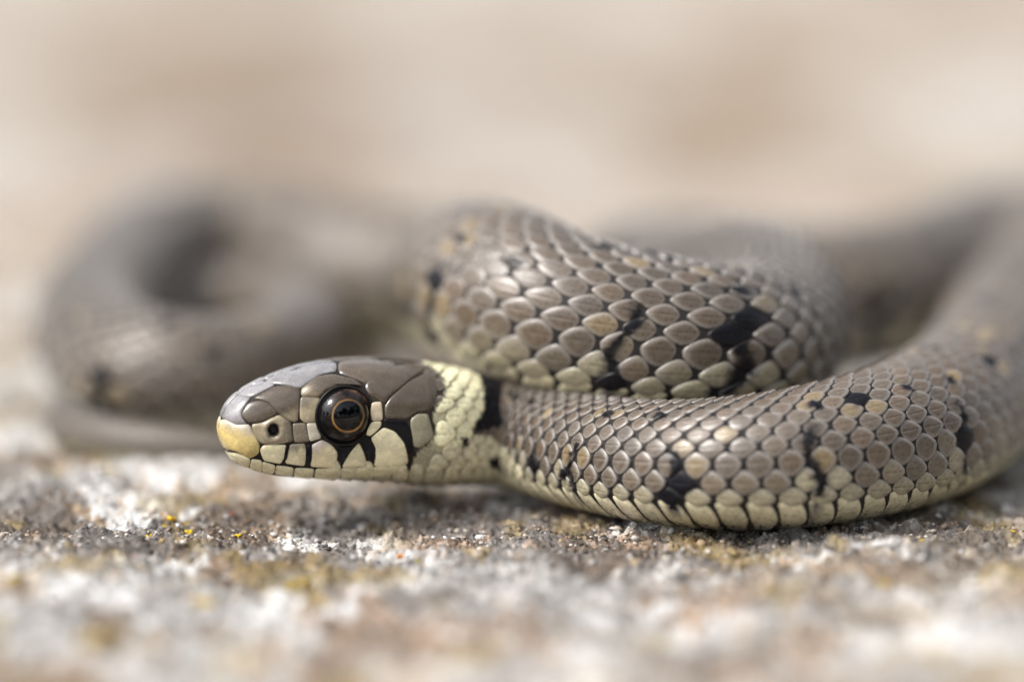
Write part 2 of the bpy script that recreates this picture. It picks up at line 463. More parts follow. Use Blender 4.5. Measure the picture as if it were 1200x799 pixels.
# BVH of the smooth body for tracing head shields and for visibility
bvh = BVHTree.FromPolygons([Vector(v) for v in BVf.tolist()], BF.tolist())
CAMP = Vector((0, CAMY, CAMZ))
def cast(u, v):
    d = (Vector(px(u, v, 10)) - CAMP).normalized()
    h = bvh.ray_cast(CAMP, d)
    p = None
    if h[0] is not None:
        l = (np.array(h[0]) - AX0) @ LAT; a = -((np.array(h[0]) - AX0) @ FWD)
        if a < 3 and l > -.02 and h[3] < 34: p = h
    if p is None:
        # grazing: nearest crown point to the ray
        t0 = CAMP + d * 30.4
        for _ in range(4):
            h = bvh.find_nearest(t0); t0 = CAMP + d * ((h[0] - CAMP).dot(d))
        p = h
    P = np.array(p[0]); N = np.array(p[1])
    l = (P - AX0) @ LAT
    if l < .006: P = P - LAT * (l - .006)
    return P, N

# nostril hollow in the skin
NOSP, NOSN = cast(*A_([(322, 455)])[0])
for sgn in (1, -1):
    c = NOSP if sgn == 1 else NOSP - 2 * ((NOSP - AX0) @ LAT) * LAT
    n = NOSN if sgn == 1 else NOSN - 2 * (NOSN @ LAT) * LAT
    d = np.linalg.norm(BVf - c, axis=1)
    BVf = BVf - n[None] * (.11 * (1 - sm(.02, .085, d)))[:, None]
body = mesh('body', BVf, BF, M_SKIN, snake, col=bcol)

# ------------------------------------------------------------------ body scales
KR, KF = 5, 18
rho = np.array([.35, .65, .86, .95, 1.0]); phi = np.linspace(0, 2 * np.pi, KF, endpoint=False)
NEXP = 1.52
sx = np.sign(np.cos(phi)) * np.abs(np.cos(phi)) ** (2 / NEXP); sy = np.sign(np.sin(phi)) * np.abs(np.sin(phi)) ** (2 / NEXP)
# smoother: blend diamond-like superellipse with ellipse
gx = np.concatenate([[0], (rho[:, None] * sx[None]).ravel()]); gy = np.concatenate([[0], (rho[:, None] * sy[None]).ravel()])
grho = np.concatenate([[0], np.repeat(rho, KF)])
def polar_faces(kr, kf):
    F = []
    for j in range(kf):
        F.append((0, 1 + j, 1 + (j + 1) % kf))
    for i in range(kr - 1):
        for j in range(kf):
            a = 1 + i * kf + j; b = 1 + i * kf + (j + 1) % kf
            F.append((a, a + kf, b + kf)); F.append((a, b + kf, b))
    return np.array(F)
PF = polar_faces(KR, KF)
Umax = U[-1]
cen = []
u0 = np.interp(S_START, S, U)
for r_ in range(NR):
    off = .5 * (r_ % 2)
    us = np.arange(math.ceil(u0), int(Umax) - 1) + off
    for q in us: cen.append((q, rowth[r_], rowhalf[r_], 0))
cen = np.array(cen)
ven = np.array([(q + .25, 0, 0, 1) for q in np.arange(math.ceil(u0) - 6, int(Umax) - 1)])
rs = rng.random((len(cen), 4))
cen[:, 0] += (rs[:, 0] - .5) * .06
def build_scales(c, rr):
    n = len(c)
    uc = c[:, 0][:, None]; tc = c[:, 1][:, None]; hf = c[:, 2][:, None]
    j = rng.random((n, 3))
    kx = (.522 + .03 * (j[:, 0:1] - .5)); ky = (.76 + .05 * (j[:, 1:2] - .5))
    # tail-side tip more pointed and raised, head-side rounded
    X = gx[None] * kx + .02; Y = gy[None] * ky * (1 - .06 * gx[None])
    ul = uc + X; tl = tc + Y * hf
    s_ = np.interp(ul, U, S)
    P, N = surfn(s_, tl)
    rl = np.interp(s_, S, Rm)
    g = np.repeat(grho[None], n, 0)
    dome = .025 * (1 - g ** 5)
    rl = rl * (.95 + .05 * sm(2.5, 3.6, s_))
    h = rl * (dome + .036 * gx[None] * (g < .97) + .004 + .006 * (j[:, 2:3] - .5)) - np.where(g > .99, rl * .030, 0)
    V = P + N * h[..., None]
    cc = scale_colour(c[:, 0], c[:, 1], rr, 0)[:, None] * np.ones((1, len(gx), 1))
    bd = bardist(ul, tl); cb = bardist(c[:, 0], c[:, 1])[:, None]
    kb = np.where(cb < -.06, 1.0, 1 - sm(-.12, .12, bd))
    cc = cc * (1 - kb[..., None]) + BLK * kb[..., None]
    hm = headmap(V); hc = headmap(surf(np.interp(c[:, 0], U, S), c[:, 1]))[:, None] * np.ones((1, len(gx), 1))
    hm = np.where(np.isnan(hm), hc, hm)
    ok = (s_ < 3.4) & ~np.isnan(hm[..., 0])
    cc = np.where(ok[..., None], hm * (.88 + .24 * rr[:, 0])[:, None, None], cc)
    return V, cc, s_, N
V, CCc, s_, N = build_scales(cen, rs)
UVs = np.stack([gx, gy], 1)
# ventral scutes
def build_scutes(c):
    n = len(c)
    kf = 28; ph = np.linspace(0, 2 * np.pi, kf, endpoint=False); rh = np.array([.5, .8, .93, 1.0])
    e = 2 / 5.0
    x = np.sign(np.cos(ph)) * np.abs(np.cos(ph)) ** e; y = np.sign(np.sin(ph)) * np.abs(np.sin(ph)) ** e
    X = np.concatenate([[0], (rh[:, None] * x).ravel()]); Y = np.concatenate([[0], (rh[:, None] * y).ravel()])
    g = np.concatenate([[0], np.repeat(rh, kf)])
    hfw = np.pi - TH_D + .12
    tl = np.pi + Y[None] * hfw
    skew = .45 * np.abs(Y[None]) ** 3
    ul = c[:, 0:1] + X[None] * .492 - skew
    s_ = np.interp(ul, U, S); tl = np.repeat(tl, n, 0)
    tl = (tl + np.pi) % (2 * np.pi) - np.pi
    P, N = surfn(s_, tl)
    rl = np.interp(s_, S, Rm)
    h = rl * (.035 * (1 - g[None] ** 4) + .018 * X[None] + .004) - np.where(g[None] > .99, rl * .03, 0)
    V = P + N * h[..., None]
    j = rng.random(n)
    cc = (CREAM * .95)[None, None] * (.85 + .3 * j)[:, None, None] * np.ones((1, len(X), 1))
    ub = np.interp(s_, S, U)
    d = bardist(ub, np.sign(tl) * (TH_D - .13))
    edge = sm(TH_D + .42, TH_D + .30, np.abs(tl)) if False else (np.abs(tl) < TH_D + .35)
    kb = (1 - sm(-.12, .02, d)) * edge
    cc = cc * (1 - kb[..., None]) + BLK * kb[..., None]
    mid = sm(TH_D + .3, TH_D + .6, np.abs(tl))[..., None]
    cc = cc * (1 - .6 * mid) + np.array([.06, .06, .065]) * .6 * mid
    return V, cc, polar_faces(4, kf), np.stack([X * .5, Y * .86], 1)
VV, VC, VF, VUV = build_scutes(ven)
# which scales show largest from the camera
ctr = V[:, 0]; nn = N[:, 0]
pu, pv, pt = proj(V.reshape(-1, 3)); pu = pu.reshape(V.shape[:2]); pv = pv.reshape(V.shape[:2])
ring = slice(1 + (KR - 1) * KF, 1 + KR * KF)
ru, rv = pu[:, ring], pv[:, ring]
area = .5 * np.abs((ru * np.roll(rv, -1, 1) - np.roll(ru, -1, 1) * rv).sum(1))
view = norm(np.array(CAMP) - ctr); face = (view * nn).sum(1)
cand = (face > .12) & (pu[:, 0] > -5) & (pu[:, 0] < 1205) & (pv[:, 0] < 799)
score = np.where(cand, area / (1 + np.abs(pt.reshape(V.shape[:2])[:, 0] - 30) * .6), 0)
order = np.argsort(-score); chosen = []
for k in order:
    if len(chosen) >= 300 or score[k] <= 0: break
    o = Vector((ctr[k] + nn[k] * .09).tolist()); d = (CAMP - o).normalized()
    if bvh.ray_cast(o, d)[0] is None: chosen.append(k)
chosen_set = set(chosen)
for k in chosen:
    o_ = V[k, 0]
    ob = mesh('scale', V[k] - o_, PF, M_SCALE, snake, col=CCc[k], uv=UVs)
    ob.location = o_.tolist()
def join(Vs, Cs, F, uv):
    n, m = Vs.shape[:2]
    FF = (F[None] + (np.arange(n) * m)[:, None, None]).reshape(-1, 3)
    return Vs.reshape(-1, 3), FF, Cs.reshape(-1, 3), np.tile(uv, (n, 1))
rest = np.array([k for k in range(len(V)) if k not in chosen_set])
a, b, c, d = join(V[rest], CCc[rest], PF, UVs)
tag(mesh('small_scales', a, b, M_SCALE, snake, col=c, uv=d), kind='stuff', label='remaining keeled scales of the coils')
a, b, c, d = join(VV, VC, VF, VUV)
tag(mesh('belly_scutes', a, b, M_SCALE, snake, col=c, uv=d), kind='stuff', label='pale yellow belly plates')

# ------------------------------------------------------------------ head shields
def rounded(poly, n=44, r=.18):
    """closed smooth outline: polygon with its corners cut round, resampled"""
    P = np.array(poly, float); m = len(P); out = []
    for i in range(m):
        a, b, c = P[i - 1], P[i], P[(i + 1) % m]
        la, lc = np.linalg.norm(a - b), np.linalg.norm(c - b)
        ra = min(.42 * la, 2.6); rc = min(.42 * lc, 2.6)
        p0 = b + (a - b) / la * ra; p2 = b + (c - b) / lc * rc
        for t in np.linspace(0, 1, 6): out.append((1 - t) ** 2 * p0 + 2 * t * (1 - t) * b + t * t * p2)
    out = np.array(out); out = np.vstack([out, out[:1]])
    L = np.concatenate([[0], np.cumsum(np.linalg.norm(np.diff(out, axis=0), axis=1))])
    q = np.linspace(0, L[-1], n, endpoint=False)
    return np.stack([np.interp(q, L, out[:, 0]), np.interp(q, L, out[:, 1])], 1)
def poly_centroid(P):
    x, y = P[:, 0], P[:, 1]; x1, y1 = np.roll(x, -1), np.roll(y, -1); c = x * y1 - x1 * y; A = c.sum() / 2
    return np.array([((x + x1) * c).sum() / 6 / A, ((y + y1) * c).sum() / 6 / A])
def shield(name, poly, colour, h=.010, inset=-1.15, centre=None, grad=None, label=None, nostril=False, speck=None, expo=7):
    B = rounded(poly); c = poly_centroid(B) if centre is None else np.array(centre)
    d = B - c; L = np.linalg.norm(d, axis=1, keepdims=True); B = c + d * (1 - inset / np.maximum(L, 4))
    rr_ = [.10, .17, .24, .34, .5, .7, .84, .93, 1.0] if nostril else [.28, .52, .72, .86, .94, 1.0]
    kf = len(B); G = [c]; g = [0]
    for q in rr_:
        G += list(c + (B - c) * q); g += [q] * kf
    G = np.array(G); g = np.array(g)
    X = [cast(*p) for p in G]
    P = np.array([x[0] for x in X]); Nn = np.array([x[1] for x in X])
    # smooth normals
    Nn = norm(Nn + LAT * .15)
    hh = h * (1 - g ** expo) + .004 - np.where(g > .99, .012, 0)
    colr = np.tile(np.array(colour, float), (len(G), 1))
    if grad is not None:                       # pigment change across the shield: (colour2, direction xy, from, to)
        c2, (dx, dy), f0, f1 = grad
        k = sm(f0, f1, (G[:, 0] - c[0]) * dx + (G[:, 1] - c[1]) * dy + (vnoise(G[:, 0] * .25, G[:, 1] * .25, 3) - .5) * 5)[:, None]
        colr = colr * (1 - k) + np.array(c2) * k
    if nostril:
        e = np.hypot((G[:, 0] - c[0]) / 7.6, (G[:, 1] - c[1]) / 8.8)
        hh = hh - .075 * (1 - sm(.5, 1.0, e)) + .012 * np.exp(-((e - 1.25) / .3) ** 2)
        k = (1 - sm(.75, 1.1, e))[:, None]; colr = colr * (1 - k) + np.array([.02, .018, .02]) * k
    V = P + Nn * hh[:, None]
    F = polar_faces(len(rr_), kf)
    for sgn in (1, -1):
        VV_ = V if sgn == 1 else V - 2 * ((V - AX0) @ LAT)[:, None] * LAT
        FF = F if sgn == -1 else F[:, ::-1]
        o_ = VV_[0]
        ob = mesh(name, VV_ - o_, FF, M_SHIELD, snake, col=colr); ob.location = o_.tolist()
        if label: ob['label'] = label
LAV_SHEEN = np.array([.27, .26, .265]); TB = np.array([.088, .067, .047]); TAN_ = np.array([.36, .30, .20]); LC = np.array([.80, .73, .48]); LBR = np.array([.27, .225, .165])  # lavender of the crown shields is lifted to paint in their silvery sky sheen
YR = np.array([.62, .48, .19])
H = 'head_shield'
shield(H, A_([(64, 405), (100, 405), (150, 432), (205, 428), (232, 475), (256, 520), (252, 565), (215, 586), (165, 560), (128, 548), (98, 545), (74, 500), (60, 445)]), YR, grad=((.48, .43, .36), (.35, -.94), 1, 17), label='yellow shield at the tip of the snout', h=.018)
shield(H, A_([(78, 398), (95, 350), (150, 296), (218, 302), (168, 372), (178, 405), (200, 424), (150, 428), (100, 402)]), LAV_SHEEN * .95, grad=(LAV_SHEEN * .55, (-.9, -.2), 5, 12), h=.012)
shield(H, A_([(150, 292), (190, 252), (232, 226), (325, 236), (322, 250), (218, 300)]), LAV_SHEEN, h=.012)
shield(H, A_([(170, 378), (205, 328), (258, 318), (300, 330), (342, 376), (272, 410), (212, 420), (180, 402)]), TB)
shield(H, A_([(222, 306), (322, 254), (400, 248), (446, 264), (442, 335), (434, 416), (402, 414), (348, 378), (302, 328), (258, 314)]), TB, grad=(TAN_ * .8, (.5, .86), 10, 19))
shield(H, A_([(232, 222), (270, 165), (350, 125), (470, 118), (560, 118), (622, 145), (618, 180), (540, 196), (446, 260), (400, 244), (326, 238)]), LAV_SHEEN * .9, h=.010)
shield(H, A_([(450, 264), (520, 208), (600, 196), (700, 216), (745, 250), (700, 246), (640, 252), (575, 280), (540, 302), (452, 296)]), TB * 1.05, grad=(TAN_ * .8, (-.6, .8), 8, 20), h=.034, expo=3.4)
shield(H, A_([(626, 146), (640, 110), (760, 108), (885, 118), (905, 165), (850, 202), (752, 236), (720, 220), (640, 192), (624, 180)]), TB * 1.25, h=.010)
shield(H, A_([(450, 300), (538, 305), (545, 340), (526, 416), (470, 421), (447, 400), (447, 335)]), TAN_, grad=(LBR * .7, (-.5, -.85), 2, 10), label='tan shield in front of the eye')
shield(H, A_([(412, 426), (472, 424), (488, 506), (420, 510)]), LBR * .75)
shield(H, A_([(478, 424), (526, 424), (545, 490), (492, 506)]), np.array([.55, .50, .40]))
shield('nasal_shield', A_([(218, 428), (272, 420), (346, 384), (402, 416), (414, 506), (330, 521), (262, 516), (232, 472)]), TAN_ * .95, centre=A_([(322, 455)])[0], grad=(LBR * .6, (1, -.2), 9, 18), nostril=True, h=.016, label='shield pierced by the dark nostril')
UL = 'upper_lip_shield'
for p, c, g in [
  ([(256, 545), (276, 525), (382, 522), (376, 575), (356, 612), (275, 596)], LC, None),
  ([(400, 521), (470, 516), (476, 560), (468, 622), (374, 609), (386, 570)], LC * .9, (LBR, (-.2, -.98), 2, 9)),
  ([(498, 525), (550, 498), (600, 528), (622, 560), (615, 630), (494, 626), (500, 560)], LC * np.array([1, .96, .95]), (np.array([.62, .55, .48]), (-.4, -.9), 4, 12)),
  ([(684, 556), (722, 512), (745, 560), (762, 622), (640, 629), (662, 590)], LC * .95, None),
  ([(776, 490), (838, 440), (892, 462), (940, 520), (955, 612), (880, 628), (790, 626), (802, 570)], LC * 1.08, None)]:
    shield(UL, A_(p), c, grad=g, inset=-.55)
for p in [[(98, 553), (150, 562), (214, 588), (206, 630), (150, 612), (112, 585)], [(220, 590), (266, 598), (266, 650), (212, 632)], [(270, 602), (330, 620), (322, 656), (270, 650)],
          [(336, 620), (416, 631), (410, 668), (328, 657)], [(424, 632), (512, 636), (502, 680), (416, 669)], [(520, 636), (622, 633), (622, 678), (512, 680)],
          [(638, 633), (764, 629), (772, 672), (638, 678)], [(774, 629), (905, 622), (910, 656), (780, 670)]]:
    shield('lower_lip_shield', A_(p), LC * .95, h=.011, inset=-.75)
shield(H, A_([(784, 328), (826, 324), (832, 406), (784, 410), (778, 370)]), np.array([.60, .50, .36]), label='pale shield behind the eye')
shield(H, A_([(784, 418), (826, 414), (822, 438), (772, 482), (752, 470)]), LC)
shield(H, B_([(28, 262), (60, 205), (210, 170), (305, 180), (212, 240), (130, 308), (112, 338), (78, 312), (45, 300)]), TB)
shield(H, B_([(112, 350), (136, 312), (216, 244), (325, 190), (345, 250), (332, 322), (302, 368), (250, 370), (205, 404), (112, 400)]), TB * 1.0)
shield(H, B_([(222, 408), (250, 382), (296, 382), (320, 482), (262, 524), (236, 520)]), np.array([.30, .275, .19]))
shield('lip_notch', A_([(92, 550), (112, 534), (140, 528), (176, 548), (184, 562), (150, 556), (120, 552)]), (.05, .035, .025), h=.012, inset=0, grad=None)
BL = 'black_lip_bar'
for p in [[(626, 530), (690, 530), (660, 575), (632, 612)], [(728, 500), (768, 484), (802, 540), (776, 608), (752, 560)], [(474, 530), (500, 522), (498, 600), (482, 620), (474, 580)], [(378, 530), (392, 528), (385, 585), (368, 604)]]:
    shield(BL, A_(p), BLK, h=.011, inset=-1.0)
shield(BL, B_([(104, 404), (205, 412), (226, 470), (234, 548), (208, 550), (190, 490), (150, 440)]), BLK, h=.011, inset=-1.0)

# ------------------------------------------------------------------ eyes
def mat_eye():
    t = NT('iris'); g = t.geo()
    sep = t.node('ShaderNodeSeparateXYZ'); t.link(g, sep.inputs[0])
    r = t.math('POWER', t.math('ADD', t.math('POWER', t.math('SUBTRACT', sep.outputs[0], .026), 2), t.math('POWER', sep.outputs[1], 2)), .5)
    n = t.noise(30, 3); n2 = t.noise(12, 2)
    rr = t.math('ADD', r, t.math('MULTIPLY', t.math('SUBTRACT', n, .5), .014))
    ring = t.math('MULTIPLY', t.ramp(rr, .116, .121), t.ramp(rr, .126, .140, 1, 0))
    base = t.mix(t.ramp(n, .35, .7), C4(.006, .0035, .003), C4(.022, .010, .007))
    up = t.math('MULTIPLY', t.ramp(sep.outputs[1], .06, .17), t.ramp(n2, .35, .6))
    base = t.mix(t.math('MULTIPLY', up, .7), base, C4(.22, .13, .09))
    c = t.mix(ring, base, C4(.62, .33, .09))
    c = t.mix(t.ramp(rr, .196, .212), c, C4(.004, .004, .005))
    t.link(c, t.b.inputs['Base Color']); t.b.inputs['Roughness'].default_value = .6; t.b.inputs['Specular IOR Level'].default_value = .03
    return t.m
def mat_simple(name, c, rough=.5, spec=.5):
    t = NT(name); t.b.inputs['Base Color'].default_value = C4(*c); t.b.inputs['Roughness'].default_value = rough
    t.b.inputs['Specular IOR Level'].default_value = spec
    t.link(t.bump(t.noise(60, 3), .003, .3), t.b.inputs['Normal'])
    return t.m
def mat_cornea():
    t = NT('cornea'); t.n.remove(t.b)
    o = t.n['Material Output']; tr = t.node('ShaderNodeBsdfTransparent'); gl = t.node('ShaderNodeBsdfGlossy')
    gl.inputs['Roughness'].default_value = .03
    f = t.node('ShaderNodeFresnel'); f.inputs['IOR'].default_value = 1.52
    mx = t.node('ShaderNodeMixShader'); t.link(f.outputs[0], mx.inputs[0]); t.link(tr.outputs[0], mx.inputs[1]); t.link(gl.outputs[0], mx.inputs[2])
    t.link(mx.outputs[0], o.inputs['Surface'])
    return t.m
M_IRIS, M_PUP, M_COR, M_RIM = mat_eye(), mat_simple('pupil_black', (.001, .001, .0015), .7, .0), mat_cornea(), mat_simple('eye_rim_skin', (.008, .006, .006), .4, .3)
def revolve(prof, n=48):
    """prof: (r, z) from the axis outward; round the z axis"""
    V = [(0, 0, prof[0][1])]; ph = np.linspace(0, 2 * np.pi, n, endpoint=False)
    for r, z in prof[1:]: V += [(r * math.cos(a), r * math.sin(a), z) for a in ph]
    return np.array(V), polar_faces(len(prof) - 1, n)
P_e, N_e = cast(402.5, 486.5)
for sgn in (1, -1):
    c = P_e if sgn == 1 else P_e - 2 * ((P_e - AX0) @ LAT) * LAT
    out = LAT * sgn
    zax = norm(out * 1.0 + FWD * .06 + np.array([0, 0, .10])); yax = norm(np.array([0, 0, 1.]) - zax * zax[2]); xax = np.cross(yax, zax)
    Mx = Matrix([[xax[k], yax[k], zax[k], c[k]] for k in range(3)] + [[0, 0, 0, 1]])
    RE = .222
    # outer eye: a shallow bowl of iris, a pupil disc, a clear dome above
    prof = [(0, .035)] + [(r, .035 + .02 * (r / RE) ** 2 if r < .19 else .035 + .02 * (r / RE) ** 2 - (r - .19) * 1.2) for r in np.linspace(.02, RE * .99, 14)]
    Vv, Ff = revolve(prof)
    eye = mesh('eye', Vv, Ff, M_IRIS, snake); eye.matrix_local = Mx
    eye['label'] = 'dark brown eye with a golden ring round its pupil'
    Vv, Ff = revolve([(0, .045), (.06, .045), (.10, .044), (.118, .041), (.122, .034)])
    pu_ = mesh('pupil', Vv, Ff, M_PUP, eye); pu_.location = (.026, 0, 0)
    prof = [(0, .15)] + [(RE * 1.0 * math.sin(q), -.05 + .20 * math.cos(q)) for q in np.linspace(.08, math.pi / 2, 20)]
    Vv, Ff = revolve(prof, 64)
    co = mesh('cornea', Vv, Ff, M_COR, eye)
    # rim
    n1, n2 = 56, 12; q1 = np.linspace(0, 2 * np.pi, n1, endpoint=False); q2 = np.linspace(0, 2 * np.pi, n2, endpoint=False)
    A1, A2 = np.meshgrid(q1, q2, indexing='ij'); rt = .010
    Rr = RE + .003 + rt * np.cos(A2)
    Vv = np.stack([Rr * np.cos(A1), Rr * np.sin(A1) * 1.02, .012 + rt * 1.3 * np.sin(A2)], -1).reshape(-1, 3)
    ia = (np.arange(n1)[:, None] * n2 + np.arange(n2)).ravel(); ib = (((np.arange(n1) + 1) % n1)[:, None] * n2 + np.arange(n2)).ravel()
    ic = (((np.arange(n1) + 1) % n1)[:, None] * n2 + (np.arange(n2) + 1) % n2).ravel(); id_ = (np.arange(n1)[:, None] * n2 + (np.arange(n2) + 1) % n2).ravel()
    mesh('eye_rim', Vv, np.stack([ia, ib, ic, id_], 1), M_RIM, eye)

# ------------------------------------------------------------------ ground
def lin(a, b, n): return np.linspace(a, b, n)
def geomsp(a, b, n): return np.sign(a) * np.geomspace(abs(a), abs(b), n)
GY = pxz(600, 620, 0)[1]           # the strip that is in focus
xs = np.concatenate([-np.geomspace(7000, 9, 26)[:-1], lin(-9, -4.8, 90)[:-1], lin(-4.8, 4.8, 900), lin(4.8, 9, 90)[1:], np.geomspace(9, 7000, 26)[1:]])
ys = np.concatenate([GY - np.geomspace(7000, 5.5, 30)[:-1], GY + lin(-5.5, -1.4, 190)[:-1], GY + lin(-1.4, 2.2, 340), GY + lin(2.2, 9, 110)[1:], GY + np.geomspace(9, 45, 110)[1:], GY + np.geomspace(45, 8000, 40)[1:]])
def gheight(x, y):
    big = (fbm(x * .22, y * .22, 1, 3) - .5) * .20
    med = (fbm(x * 1.1, y * 1.1, 11, 4) - .5) * .23
    fine = (fbm(x * 5.5, y * 5.5, 21, 3) - .5) * .12
    cr = np.abs(fbm(x * 9, y * 9, 31, 3) - .5) * -.13 + (fbm(x * 22, y * 22, 41, 2) - .5) * .07
    far = 1 - sm(20, 60, np.hypot(x, y))
    return (big + med + (fine + cr) * far) * (1 - sm(150, 600, np.hypot(x, y))) - .03
# hollow for the snake: nothing pokes through the belly
cg = CP[::6]; rg = HB[::6]; zg = CP[::6, 2] - HB[::6]
def clear_under(x, y, z):
    m = (np.abs(x) < 9) & (y > GY - 3) & (y < GY + 13)
    xi, yi, zi = x[m], y[m], z[m]; lim = np.full(xi.shape, 9.0)
    for st in range(0, len(cg)):
        if zg[st] > .2: continue
        d = (xi - cg[st, 0]) ** 2 + (yi - cg[st, 1]) ** 2; k = d < (rg[st] * .9) ** 2
        lim[k] = np.minimum(lim[k], zg[st] + .012 + .5 * np.sqrt(d[k]) ** 2 / max(rg[st], .05))
    z = z.copy(); z[m] = np.minimum(zi, lim); return z
def gcolour(x, y):
    """lichen patches, bare stone, dark crust and ochre crust"""
    q = np.hypot(x, y)
    far = sm(6, 16, y - GY)
    a = fbm(x * .9 + 3, y * .55, 51, 4, .6); b = fbm(x * 1.35, y * 1.0 + 5, 61, 4, .62); c = fbm(x * 1.3 + 9, y * .9, 71, 4, .6)
    f = fbm(x * 7, y * 5, 81, 4, .65); hue = fbm(x * .30, y * .22, 91, 3)
    stone = np.array([.43, .32, .225]); pale = np.array([.62, .54, .44]); white = np.array([.77, .755, .735]); dark = np.array([.115, .095, .08]); och = np.array([.42, .30, .09]); pink = np.array([.46, .33, .25])
    L = lambda k, p, r: p * (1 - k[..., None]) + r * k[..., None]
    col = L(sm(.42, .58, a), stone, pale)
    col = L(sm(.5, .66, hue) * .6, col, pink)
    near = 1 - far
    wh = sm(.51, .565, b + (f - .5) * .6)
    col = L(wh * (.35 + .6 * near), col, white)
    e = fbm(x * 1.9 + 40, y * 1.5, 121, 4, .6)
    col = L(sm(.53, .57, e + (f - .5) * .2) * near * .75, col, white)
    col = L(sm(.46, .40, e) * near * .55, col, np.array([.24, .19, .15]))
    band = np.exp(-((y - GY - .1) / 1.5) ** 2)
    dk = sm(.50, .57, c + (f - .5) * .7 + band * .075 + .0)
    for (bu, bv, bx, by) in ((385, 656, .75, .55), (205, 626, .75, .5), (690, 648, .6, .45), (905, 634, .9, .35), (1080, 628, .9, .35), (470, 600, 1.1, .5), (60, 730, .5, .8)):
        bp = pxz(bu, bv, 0); dd = np.hypot((x - bp[0]) / bx, (y - bp[1]) / by)
        dk = np.maximum(dk, 1 - sm(.55, 1.0, dd + (f - .5) * 1.3 + (c - .5) * 1.0))
    col = L(dk * (.12 + .72 * near) * (.45 + .55 * band), col, dark)
    oc = sm(.60, .68, fbm(x * 2.1 + 31, y * 1.4, 101, 3, .6)) * (1 - far)
    col = L(oc * .4, col, och)
    hf = (fbm(x * 16, y * 12, 111, 3) - .5)
    col = col * (1 + hf * 1.3 * near)[..., None]
    far2 = sm(15, 40, y - GY)
    bgp = fbm(x * .42 + 11, y * .2 + 4, 141, 2, .5)
    farc = np.array([.285, .220, .158])[None] * (1 - sm(.38, .6, bgp)[..., None]) + np.array([.50, .46, .42])[None] * sm(.38, .6, bgp)[..., None]
    col = L(sm(8, 20, y - GY) * .75, col, farc)
    front_dark = 1 - sm(-17, -12, y)
    col = L(front_dark, col, np.array([.045, .062, .02]))     # unseen dark ground added in front, cuts bounce and darkens the eye's lower reflection
    return np.clip(col, .02, .8)
GX, GYY = np.meshgrid(xs, ys, indexing='xy')
Z = gheight(GX.ravel(), GYY.ravel()); Z = clear_under(GX.ravel(), GYY.ravel(), Z)
GV = np.stack([GX.ravel(), GYY.ravel(), Z], 1)
nx, ny = len(xs), len(ys)
q0 = (np.arange(ny - 1)[:, None] * nx + np.arange(nx - 1)[None]).ravel()
GF = np.stack([q0, q0 + 1, q0 + nx + 1, q0 + nx], 1)
g = mesh('stone_ground', GV, GF, M_GROUND, None, col=gcolour(GX.ravel(), GYY.ravel()))
tag(g, kind='structure')

# grit and crust crumbs: uncountable, one object
ico = None
def icosphere():
    t = (1 + 5 ** .5) / 2
    v = np.array([(-1, t, 0), (1, t, 0), (-1, -t, 0), (1, -t, 0), (0, -1, t), (0, 1, t), (0, -1, -t), (0, 1, -t), (t, 0, -1), (t, 0, 1), (-t, 0, -1), (-t, 0, 1)], float)
    f = np.array([(0, 11, 5), (0, 5, 1), (0, 1, 7), (0, 7, 10), (0, 10, 11), (1, 5, 9), (5, 11, 4), (11, 10, 2), (10, 7, 6), (7, 1, 8), (3, 9, 4), (3, 4, 2), (3, 2, 6), (3, 6, 8), (3, 8, 9), (4, 9, 5), (2, 4, 11), (6, 2, 10), (8, 6, 7), (9, 8, 1)])
    return norm(v), f
IV, IF = icosphere()
def crumbs(x, y, r, colr, seed, flat=.7, lift=.25):
    g2 = np.random.default_rng(seed); n = len(x)
    z = gheight(x, y)
    z = clear_under(x, y, z)
    ax = norm(g2.normal(size=(n, 3))); an = g2.random(n) * 6.28
    v = IV[None] * (1 + (g2.random((n, 12, 1)) - .5) * .7) * (1 + (g2.random((n, 1, 3)) - .5) * .7)
    c, s_2 = np.cos(an)[:, None, None], np.sin(an)[:, None, None]
    v = v * c + np.cross(ax[:, None], v) * s_2 + ax[:, None] * (ax[:, None] * v).sum(-1, keepdims=True) * (1 - c)
    v = v * r[:, None, None]; v[..., 2] *= flat
    v = v + np.stack([x, y, z + r * lift], 1)[:, None]
    F = (IF[None] + (np.arange(n) * 12)[:, None, None]).reshape(-1, 3)
    cc = np.repeat(colr[:, None], 12, 1)
    return v.reshape(-1, 3), F, cc.reshape(-1, 3)
g1 = np.random.default_rng(11); n = 11000
x = g1.uniform(-5, 5, n); y = GY + np.concatenate([g1.normal(.15, .9, n * 3 // 4), g1.uniform(-5, 4, n - n * 3 // 4)])
r = np.clip(np.exp(g1.normal(-4.35, .42, n)), .006, .05)
keep = fbm(x * 2.2, y * 2.2, 131, 3) > .40
x, y, r = x[keep], y[keep], r[keep]; n = len(x)
pal = np.array([(.70, .68, .66), (.78, .78, .79), (.48, .40, .32), (.38, .28, .20), (.12, .10, .09), (.05, .045, .04), (.45, .33, .16), (.40, .19, .12), (.60, .54, .46)])
base = gcolour(x, y); lumb = base.mean(1)
pw = np.where(lumb[:, None] > .45, np.array([[.28, .26, .14, .06, .06, .03, .02, .01, .14]]), np.array([[.10, .06, .16, .14, .22, .20, .03, .02, .07]]))
cum = np.cumsum(pw, 1) / pw.sum(1, keepdims=True); pick = (g1.random((n, 1)) > cum).sum(1).clip(0, 8)
cc = pal[pick] * .75 + base * .25
cc = cc * (.75 + .5 * g1.random((n, 1)))
a, b, c = crumbs(x, y, r, np.clip(cc, .02, .82), 5)
tag(mesh('grit', a, b, M_GRIT, None, col=c, smooth=False), label='loose grit and crumbs of lichen on the stone', kind='stuff')

